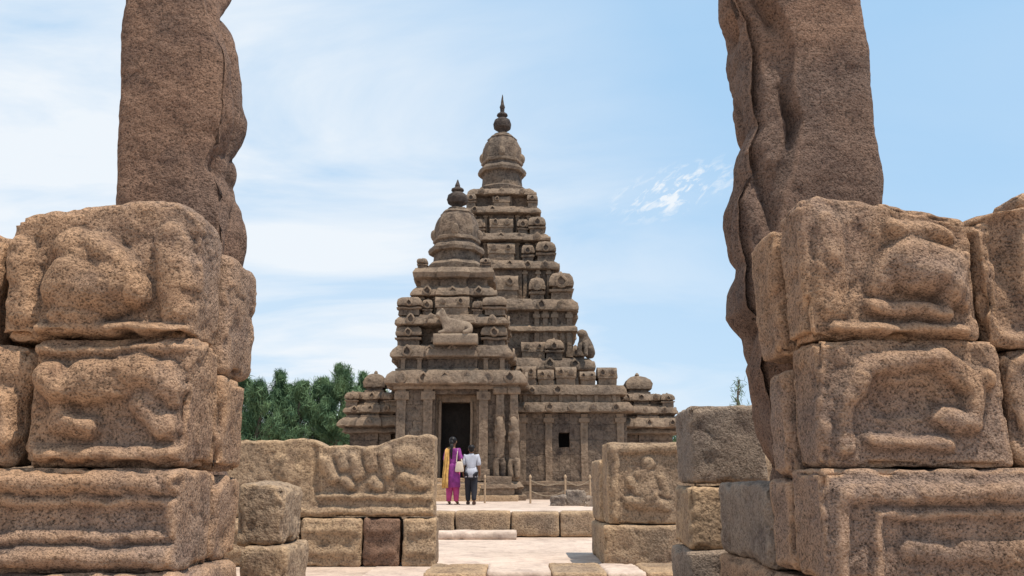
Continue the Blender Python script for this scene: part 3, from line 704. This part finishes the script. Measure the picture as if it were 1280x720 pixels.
mb = MB(); mb.lathe(tx_, ty_, [(1.12, 12.57), (1.14, 12.80), (1.02, 12.9), (.86, 12.95), (.84, 13.48), (.9, 13.56)], 40, True, .1)
mb.build('neck', M['temple'], Tt, A*.8, 3)
dm = dome(Tt, tx_, ty_, 13.52, 15.5, .94)
mb = MB(); mb.lathe(tx_, ty_, [(.22, 15.46), (.17, 15.58), (.2, 15.64), (.36, 15.76), (.39, 15.95), (.34, 16.12), (.18, 16.24), (.13, 16.28), (.24, 16.36), (.22, 16.42), (.09, 16.52), (.1, 16.7), (.12, 16.76), (.07, 16.9), (.015, 17.35)], 20, vres=.08); mb.build('finial', M['temple_dark'], dm, .012, 4)
# seated lion on the corner of the tall tower's lowest ledge
sx0, sy0, sz0 = tx_+3.12, ty_-3.12, 5.26
n = [((sx0+.06, sy0, sz0+.24), .27), ((sx0+.03, sy0-.02, sz0+.46), .25), ((sx0-.04, sy0-.06, sz0+.66), .22), ((sx0-.09, sy0-.12, sz0+.84), .18), ((sx0-.14, sy0-.2, sz0+.96), .20), ((sx0-.32, sy0-.3, sz0+.90), .10),
     ((sx0-.26, sy0-.26, sz0+.42), .09), ((sx0-.30, sy0-.32, sz0+.06), .09), ((sx0-.04, sy0-.3, sz0+.42), .09), ((sx0-.04, sy0-.36, sz0+.06), .09), ((sx0-.1, sy0+.1, sz0+.14), .15), ((sx0+.32, sy0-.06, sz0+.12), .15)]
e = [(0, 1), (1, 2), (2, 3), (3, 4), (4, 5), (2, 6), (6, 7), (2, 8), (8, 9), (0, 10), (0, 11)]
tag(skinned('lion_statue', n, e, M['temple'], None, 2, None, .02, (sx0, sy0, sz0)), 'worn seated stone lion on the lower right ledge of the taller tower', 'statue')

# --- enclosure wall right of the shrine
E = thing('enclosure_wall', 'low masonry temple wall with rounded roof blocks and tiny window, right of the shrine', 'wall', (1.7, 25.2, T0))
ye = 24.75; x0, x1 = .12, 3.5
wx0, wx1, wz0, wz1 = XX(699, 550, ye), XX(712, 550, ye), ZZ(559, ye), ZZ(541, ye)
mb = MB(); mb.box(x0, wx0, ye, 25.7, .9, 3.0, .16); mb.box(wx1, x1, ye, 25.7, .9, 3.0, .16); mb.box(wx0-.01, wx1+.01, ye+.005, 25.7, .9, wz0, .16); mb.box(wx0-.01, wx1+.01, ye+.005, 25.7, wz1, 2.99, .16)
mb.build('masonry', M['temple_wall'], E, .028, 3)
for q in (.32, 1.12, 2.2, 3.3):
    mb = MB(); mb.box(q-.11, q+.11, ye-.06, ye+.06, .95, 2.98, .12, .02); mb.box(q-.17, q+.17, ye-.09, ye+.06, 2.7, 2.86, .12, .03); mb.build('pilaster', M['temple'], E, .02, 3)
MB().box(wx0-.05, wx1+.05, 25.3, 25.69, wz0-.05, wz1+.05, .2).build('window', M['dark'], E)  # near-black backing block, shade of the opening put into its colour
mb = MB(); mb.box(x0-.1, x1+.15, ye-.22, 25.8, T0-.02, T0+.22, .18); mb.box(x0-.05, x1+.08, ye-.12, 25.75, T0+.2, T0+.42, .18, .05); mb.box(x0-.02, x1+.12, ye-.16, 25.75, T0+.40, T0+.52, .18, .05)
mb.build('plinth', M['temple'], E, .03, 3)
def longcor(parent, x0, x1, yb, depth, z0, z1, out_):
    mb = MB(); cxx = (x0+x1)/2; wx = (x1-x0)/2; dyy = depth/2-wx
    mb.rect(cxx, yb+depth/2, [(wx+a, z) for a, z in [(0, z0), (out_, z0+.03), (out_, z0+.3*(z1-z0)), (out_*.8, z0+.6*(z1-z0)), (out_*.4, z1), (-.05, z1+.002)]], 0, 0, 28, dyy)
    k = int((x1-x0)/.65)
    for i in range(k): mb.arch(x0+(i+.5)*(x1-x0)/k, yb-out_+.02, z0+(z1-z0)*.5, (z1-z0)*.4, 0, .05)
    return mb.build('cornice', M['temple'], parent, A, 3.4)
longcor(E, x0, x1, ye, .95, 2.99, 3.32, .24)
MB().box(x0+.1, x1-.15, ye+.04, 25.6, 3.3, 3.58, .16).build('upper_course', M['temple'], E, .03, 3)
for q in (.4, .95, 1.5, 2.05, 2.6, 3.15): MB().box(q-.06, q+.06, ye-.02, ye+.1, 3.31, 3.57, .1).build('stub_pilaster', M['temple'], E, .015, 3)
longcor(E, x0+.1, x1-.12, ye+.08, .8, 3.53, 3.86, .16)
bxs = [(.42, .70, .66), (1.06, .52, .54), (1.68, .66, .64), (2.36, .5, .48), (2.98, .62, .62)]
for (bx1, L_, hh_) in bxs: vault(E, bx1, ye+.42, 3.85, L_, .7, hh_)

# --- corner shrines
def corner(label, cx, cy, k, dx=0):
    t = thing('corner_shrine', label, 'shrine', (cx, cy, T0))
    MB().rect(cx, cy, [(.95*k, T0-.02), (.95*k, T0+.3), (.8*k, T0+.36), (.78*k, 2.42), (.84*k, 2.46)], .4, .06).build('shrine_wall', M['temple_wall'], t, A, 3)
    cornice(t, cx, cy, .82*k, 1.02*k, 2.42, 2.62, 0, 0, 0)
    cornice(t, cx, cy, .9*k, 1.2*k, 2.60, 2.88, .4, .04, 3)
    storey(t, cx, cy, .84*k, 2.86, 3.06); cornice(t, cx+dx*.5, cy, .83*k, 1.0*k, 3.03, 3.26, .4, .04, 3)
    storey(t, cx+dx, cy, .62*k, 3.24, 3.5); cornice(t, cx+dx, cy, .58*k, .76*k, 3.46, 3.68, .4, .03, 3)
    for s_ in (-1, 1): turret(t, cx+dx*.5+s_*.76*k, cy-.72*k, 3.25, .2, .42)
    mb = MB(); mb.rect(cx+dx, cy, [(.38*k, 3.66), (.38*k, 3.76), (.32*k, 3.78), (.32*k, 3.84), (.42*k, 3.86), (.44*k, 4.0), (.38*k, 4.14), (.25*k, 4.25), (.1*k, 4.30)], 0, 0, 8, vres=.08)
    mb.lathe(cx+dx, cy, [(.06, 4.26), (.08*k, 4.34), (.03, 4.40)], 10)
    mb.build('dome', M['temple'], t, A, 3.4)
corner('small domed corner shrine at the left end of the temple, beside the trees', XX(469, 500, 25.6), 25.6, .80)
corner('small domed corner shrine at the right end of the temple wall', XX(803, 500, 26.2), 26.2, .97, -.15)
E2 = thing('enclosure_wall', 'short stretch of temple wall linking the left corner shrine to the shrine', 'wall', (-3.6, 26, T0))
MB().box(-3.9, -3.3, 25.8, 26.4, T0, 3.1, .16).build('masonry', M['temple_wall'], E2, .02, 3)
longcor(E2, -3.9, -3.32, 25.75, .7, 3.1, 3.4, .1)
P_ = thing('stepped_pedestal', 'stepped weathered stone pedestal right of the doorway steps', 'pedestal', (-.35, 22.6, T0))
for i, (a, h0, h1) in enumerate([(.52, 0, .16), (.42, .16, .34), (.5, .34, .44), (.34, .44, .66)]):
    MB().box(-.35-a, -.35+a, 22.6-a*.8, 22.6+a*.8, T0+h0-.01, T0+h1, .12, .03).build('tier', M['temple'] if i else M['wall'], P_, .015, 3)

RB = [(1.02, 18.3, .34, .22, 'larger grey broken stone by the terrace ropes'), (1.42, 18.5, .42, .34, 'tallest grey broken stone on the terrace, right of the ropes'), (1.80, 18.0, .34, .20, 'small grey stone at the right end of the terrace rubble')]
for (x, y, s_, h, lb) in RB:
    block('broken_stone', lb, x-s_/2, x+s_/2, y, y+s_, T0-.01, T0+h, 'granite_grey', .02, .06, .025, chip=.10, cat='rock', group='broken stones on the terrace')
posts = [(XX(606, 625, 20.6), 20.6), (XX(663, 625, 20.2), 20.2), (XX(707, 625, 20.0), 20.0), (XX(738, 625, 20.1), 20.1)]
pls = ['thin wooden rope post just right of the two people', 'thin wooden rope post second from the left', 'thin wooden rope post third from the left', 'thin wooden rope post at the right end']
for (x, y), lb in zip(posts, pls):
    t = thing('rope_post', lb, 'post', (x, y, T0), 'rope posts before the temple')
    MB().lathe(x, y, [(.026, T0), (.024, T0+.6), (.022, T0+.62)], 12).build('post_shaft', M['wood'], t)
    MB().lathe(x, y, [(.032, T0+.6), (.036, T0+.64), (.02, T0+.67), (.006, T0+.69)], 12).build('cap', M['wood'], t)
for i in (1, 2):
    for k, hh in enumerate((.55, .3)):
        (xa, ya), (xb, yb) = posts[i], posts[i+1]
        pts = [(xa+(xb-xa)*u/12, ya+(yb-ya)*u/12, T0+hh-.12*math.sin(math.pi*u/12)) for u in range(13)]
        tag(MB().tube(pts, .012).build('rope', M['rope'], base=(xa, ya, T0+hh)), '%s sagging rope strung between the %s rope posts' % (['upper', 'lower'][k], ['second and third', 'third and last'][i-1]), 'rope')

# ---------------------------------------------------------------- people
def person(label, x, y, h, pose, clothes):
    t = thing('person', label, 'person', (x, y, T0), None)
    def P(q): return (x+q[0]*h, y+q[1]*h, T0+q[2]*h)
    N_ = {'pel': ((0, 0, .525), .075), 'wst': ((0, 0, .61), .066), 'chs': ((0, -.005, .72), .082), 'nb': ((0, 0, .81), .045), 'nk': ((0, .006, .845), .03), 'hl': ((0, .016, .885), .042), 'hm': ((0, .01, .93), .052), 'ht': ((0, 0, .965), .038)}
    N_.update(pose)
    keys = list(N_.keys())
    E_ = [('pel', 'wst'), ('wst', 'chs'), ('chs', 'nb'), ('nb', 'nk'), ('nk', 'hl'), ('hl', 'hm'), ('hm', 'ht')]
    for s_ in 'lr': E_ += [('chs', 'sh'+s_), ('sh'+s_, 'el'+s_), ('el'+s_, 'wr'+s_), ('wr'+s_, 'pa'+s_), ('pel', 'hp'+s_), ('hp'+s_, 'kn'+s_), ('kn'+s_, 'an'+s_), ('an'+s_, 'to'+s_)]
    def sub(names, grow, lvl=2):
        nn = [(P(N_[k][0]), (N_[k][1]+grow)*h) for k in names]
        ee = [(names.index(a), names.index(b)) for a, b in E_ if a in names and b in names]
        return _skmb(nn, ee, lvl)
    body = sub(keys, 0)
    for s_ in 'lr':
        pa = Vector(N_['pa'+s_][0]); wr = Vector(N_['wr'+s_][0]); d = (pa-wr).normalized()
        side = Vector((0, 1, 0)) if abs(d.y) < .7 else Vector((1, 0, 0))
        for i, fl in enumerate((.040, .047, .044, .034)):
            b0 = pa+side*(-.014+.0095*i); m1 = b0+d*fl*.5; m2 = b0+d*fl+Vector((-.008 if s_ == 'r' else .008, 0, 0))
            f = _skmb([(P(b0), .0052*h), (P(m1), .005*h), (P(m2), .0042*h)], [(0, 1), (1, 2)], 1); body.add(f.v, f.f)
        tb = wr+(pa-wr)*.4+side*.012
        f = _skmb([(P(tb), .006*h), (P(tb+side*.016+d*.012), .0055*h), (P(tb+side*.02+d*.032), .0045*h)], [(0, 1), (1, 2)], 1); body.add(f.v, f.f)
    f = _skmb([(P((0, .055, .925)), .007*h), (P((0, .07, .908)), .009*h)], [(0, 1)], 1); body.add(f.v, f.f)
    for s_ in (-1, 1): body.ell(P((s_*.05, .005, .915)), (.008*h, .014*h, .02*h))
    body.build('body', M['skin'], t, 0, sharp=0)
    for s_ in (-1, 1): MB().ell(P((s_*.019, .057, .925)), (.007*h, .005*h, .005*h)).build('eye', M['hair'], t)
    clothes(t, P, N_, sub, h)
    return t
pw = {'shl': ((-.095, 0, .785), .036), 'ell': ((-.125, .0, .63), .026), 'wrl': ((-.115, .06, .52), .018), 'pal': ((-.11, .085, .495), .019),
      'shr': ((.095, 0, .785), .036), 'elr': ((.135, -.02, .635), .026), 'wrr': ((.12, .05, .56), .018), 'par': ((.11, .08, .545), .019),
      'hpl': ((-.045, 0, .49), .06), 'knl': ((-.045, .01, .28), .042), 'anl': ((-.05, -.01, .05), .024), 'tol': ((-.055, .07, .018), .02),
      'hpr': ((.045, 0, .49), .06), 'knr': ((.05, .025, .28), .042), 'anr': ((.055, .03, .05), .024), 'tor': ((.062, .11, .018), .02)}
def cw(t, P, N_, sub, h):
    mb = sub(['pel', 'wst', 'chs', 'nb', 'shl', 'ell', 'shr', 'elr'], .013)
    x, y, z = P((0, 0, 0))
    mb.loft([(x, y, z+.62*h, .08*h, .065*h), (x, y, z+.54*h, .105*h, .085*h), (x, y, z+.42*h, .115*h, .092*h), (x, y+.01, z+.25*h, .12*h, .095*h)], 24)
    mb.build('tunic', M['purple'], t, .012, 9, 0)
    mb = MB()
    for s_ in 'lr':
        k = P(N_['kn'+s_][0]); a = P(N_['an'+s_][0]); hp = P(N_['hp'+s_][0])
        mb.tube([hp, k, ((k[0]+a[0])/2, (k[1]+a[1])/2, (k[2]+a[2])/2), (a[0], a[1], a[2]-.0)], [.075*h, .058*h, .045*h, .035*h], 14)
    mb.build('trousers', M['magenta'], t, .004, 9, 0)
    mb = MB(); vs = []; fs = []
    path = [(.05, .07, .74), (.0, .06, .81), (-.05, -.0, .835), (-.06, -.075, .80), (-.062, -.10, .70), (-.066, -.105, .58), (-.075, -.118, .45), (-.078, -.125, .34), (-.075, -.125, .24)]
    for i, q in enumerate(path):
        wd = .026+.0025*i
        for j in range(9):
            u = -1+j/4; vs.append(P((q[0]+u*wd, q[1]-.012*math.cos(u*7+i*.3), q[2])))
    for i in range(len(path)-1):
        for j in range(8): fs.append((i*9+j, i*9+j+1, i*9+10+j, i*9+9+j))
    mb.add(vs, fs); sc_ = mb.build('scarf', M['yellow'], t, .006, 9, 0)
    so_ = sc_.modifiers.new('t', 'SOLIDIFY'); so_.thickness = .012
    mb = MB(); mb.ell(P((0, -.012, .938)), (.057*h, .06*h, .058*h), 18); mb.ell(P((0, -.065, .90)), (.034*h, .03*h, .038*h), 14)
    mb.tube([P((0, -.06, .9)), P((.005, -.085, .84)), P((.01, -.098, .76)), P((.01, -.095, .66))], [.025*h, .022*h, .017*h, .008*h], 10)
    mb.build('hair', M['hair'], t, .003, 12, 0)
    mb = MB()
    for s_ in 'lr':
        a = P(N_['an'+s_][0]); b = P(N_['to'+s_][0]); mb.box(a[0]-.045, a[0]+.045, a[1]-.05, b[1]+.05, T0+.001, T0+.022, .06, .008)
    mb.build('sandals', M['leather'], t)
wx, wy = XX(565, 631, 19.3), 19.3
pwo = person('person seen from behind in a long purple tunic with yellow scarf and dark tied hair', wx, wy, 1.57, pw, cw)
pwo.rotation_euler = (0, 0, R(-14))
hx, hy, hz_ = wx+.17, wy-.17, T0+.74
b_ = thing('shoulder_bag', 'cream shoulder bag hanging at the right side of the purple tunic', 'bag', (hx, hy, hz_))
mb = MB(); mb.box(hx-.09, hx+.09, hy-.05, hy+.05, hz_, hz_+.24, .05, .035)
for p in mb.v: p.x += (p.z-hz_-.13)*-.15*math.copysign(1, p.x-hx)
mb.build('bag_body', M['bag'], b_)
MB().tube([(hx-.07, hy, hz_+.23), (hx-.06, hy+.0, hz_+.38), (wx+.125, wy-.09, T0+1.27), (wx+.125, wy+.0, T0+1.29), (hx+.0, hy+.12, hz_+.42), (hx+.06, hy+.02, hz_+.23)], .012).build('strap', M['bag'], b_)
pm = {'shl': ((-.105, 0, .79), .038), 'ell': ((-.135, -.03, .635), .028), 'wrl': ((-.13, .03, .50), .019), 'pal': ((-.128, .045, .465), .02),
      'shr': ((.105, 0, .79), .038), 'elr': ((.135, -.01, .635), .028), 'wrr': ((.14, .05, .51), .019), 'par': ((.14, .07, .475), .02),
      'hpl': ((-.048, 0, .49), .06), 'knl': ((-.05, .05, .28), .043), 'anl': ((-.052, .07, .05), .026), 'tol': ((-.056, .15, .02), .021),
      'hpr': ((.048, 0, .49), .06), 'knr': ((.052, .0, .28), .043), 'anr': ((.055, -.06, .06), .026), 'tor': ((.06, .02, .02), .021)}
def cm(t, P, N_, sub, h):
    mb = sub(['pel', 'wst', 'chs', 'nb', 'shl', 'ell', 'shr', 'elr'], .018)
    x, y, z = P((0, 0, 0)); mb.loft([(x, y, z+.62*h, .095*h, .075*h), (x, y, z+.54*h, .112*h, .09*h), (x, y, z+.45*h, .115*h, .095*h)], 22)
    mb.lathe(x, y, [(.045*h, z+.815*h), (.04*h, z+.845*h)], 14)
    mb.build('shirt', M['white'], t, .010, 9, 0)
    sub(['pel', 'hpl', 'knl', 'anl', 'hpr', 'knr', 'anr'], .017).build('trousers', M['black'], t, .005, 9, 0)
    mb = MB(); mb.ell(P((0, -.012, .942)), (.056*h, .06*h, .055*h), 18); mb.ell(P((0, -.03, .905)), (.045*h, .035*h, .035*h), 14); mb.build('hair', M['hair'], t, .003, 12, 0)
    mb = MB()
    for s_ in 'lr':
        a = P(N_['an'+s_][0]); b = P(N_['to'+s_][0]); mb.box(a[0]-.045, a[0]+.045, a[1]-.05, b[1]+.04, T0+.001, T0+.07, .05, .02)
    mb.build('shoes', M['leather'], t)
person('shorter person walking to the doorway in a pale shirt and black trousers', XX(588.5, 631, 19.3), 19.3, 1.38, pm, cm)

# ---------------------------------------------------------------- trees
def tree(label, px, ptop, Y, wd, seed, nl=5200):
    rnd = random.Random(seed); X = XX(px, ptop, Y); H = ZZ(ptop, Y)
    t = thing('casuarina_tree', label, 'tree', (X, Y, 0), 'trees beyond the temple')
    mb = MB(); pts = [(X+.15*math.sin(i*1.3+seed), Y, H*.97*i/8) for i in range(9)]
    mb.tube(pts, [.22*(1-i/9)+.02 for i in range(9)], 8)
    cl = []
    for i in range(44):
        f = rnd.random()**.75; z = H*(.12+.86*f); a = rnd.random()*6.28; rr = wd*(1-f)**.7*(.45+.85*rnd.random())+.05
        p = Vector((X+math.cos(a)*rr, Y+math.sin(a)*rr, min(H, z+rr*.55))); cl.append((Vector((X, Y, z-.1)), p, .14+.26*rnd.random()*(1-f*.5)))
        mb.tube([(X, Y, z-.2), tuple(p)], [.05, .012], 5)
    mb.build('trunk', M['bark'], t)
    vs = []; fs = []
    for k in range(nl):
        c0, c1, r = cl[rnd.randrange(len(cl))]
        u_ = rnd.random()**.6
        p = c0.lerp(c1, .25+.85*u_)+Vector((rnd.gauss(0, r*.7), rnd.gauss(0, r*.7), rnd.gauss(0, r)))
        if p.z > H: p.z = H-rnd.random()*.5
        d = Vector((rnd.gauss(0, .5), rnd.gauss(0, .5), rnd.gauss(.5, .7))).normalized()*(.15+.22*rnd.random()); u = d.cross(Vector((rnd.random()-.5, rnd.random()-.5, rnd.random()-.5))).normalized()*.022
        o = len(vs); vs += [p-d-u*.4, p-d+u*.4, p+u, p+d, p-u]; fs.append((o, o+1, o+2, o+3, o+4))
    me = bpy.data.meshes.new('crown'); me.from_pydata([tuple(v-Vector((X, Y, 0))) for v in vs], [], fs); me.materials.append(M['leaf'])
    o = bpy.data.objects.new('crown', me); C.objects.link(o); o.parent = t
tr = [(262, 468, 58, 2.2, 'mostly hidden behind the left pier', 8000), (303, 458, 58, 2.2, 'leftmost beside the left gate pier', 11000), (328, 472, 56, 1.9, 'second from left, lower', 9000), (352, 462, 61, 2.1, 'third from left', 10000), (378, 477, 57, 2.0, 'middle of the row', 9000),
      (402, 468, 60, 1.9, 'third from right', 9000), (428, 455, 58, 2.1, 'tallest, second from right', 11000), (452, 464, 62, 2.0, 'rightmost, against the corner shrine', 9000), (474, 480, 60, 2.0, 'behind the left corner shrine', 6000), (290, 476, 64, 2.4, 'in the back, beside the gate pier', 8000), (365, 480, 66, 2.6, 'in the back, left of centre', 8000), (415, 480, 66, 2.6, 'in the back, right of centre', 8000), (922, 470, 60, 1.5, 'sparse thin top beside the right pillar', 550), (838, 532, 60, 1.4, 'low, right of the temple', 1800)]
for i, (px, pt, Y, wd_, lb, nl) in enumerate(tr):
    tree('feathery green tree beyond the temple, '+lb, px, pt, Y, wd_, i*11+3, nl)
for o in bpy.data.objects:
    if '_org' in o: del o['_org']
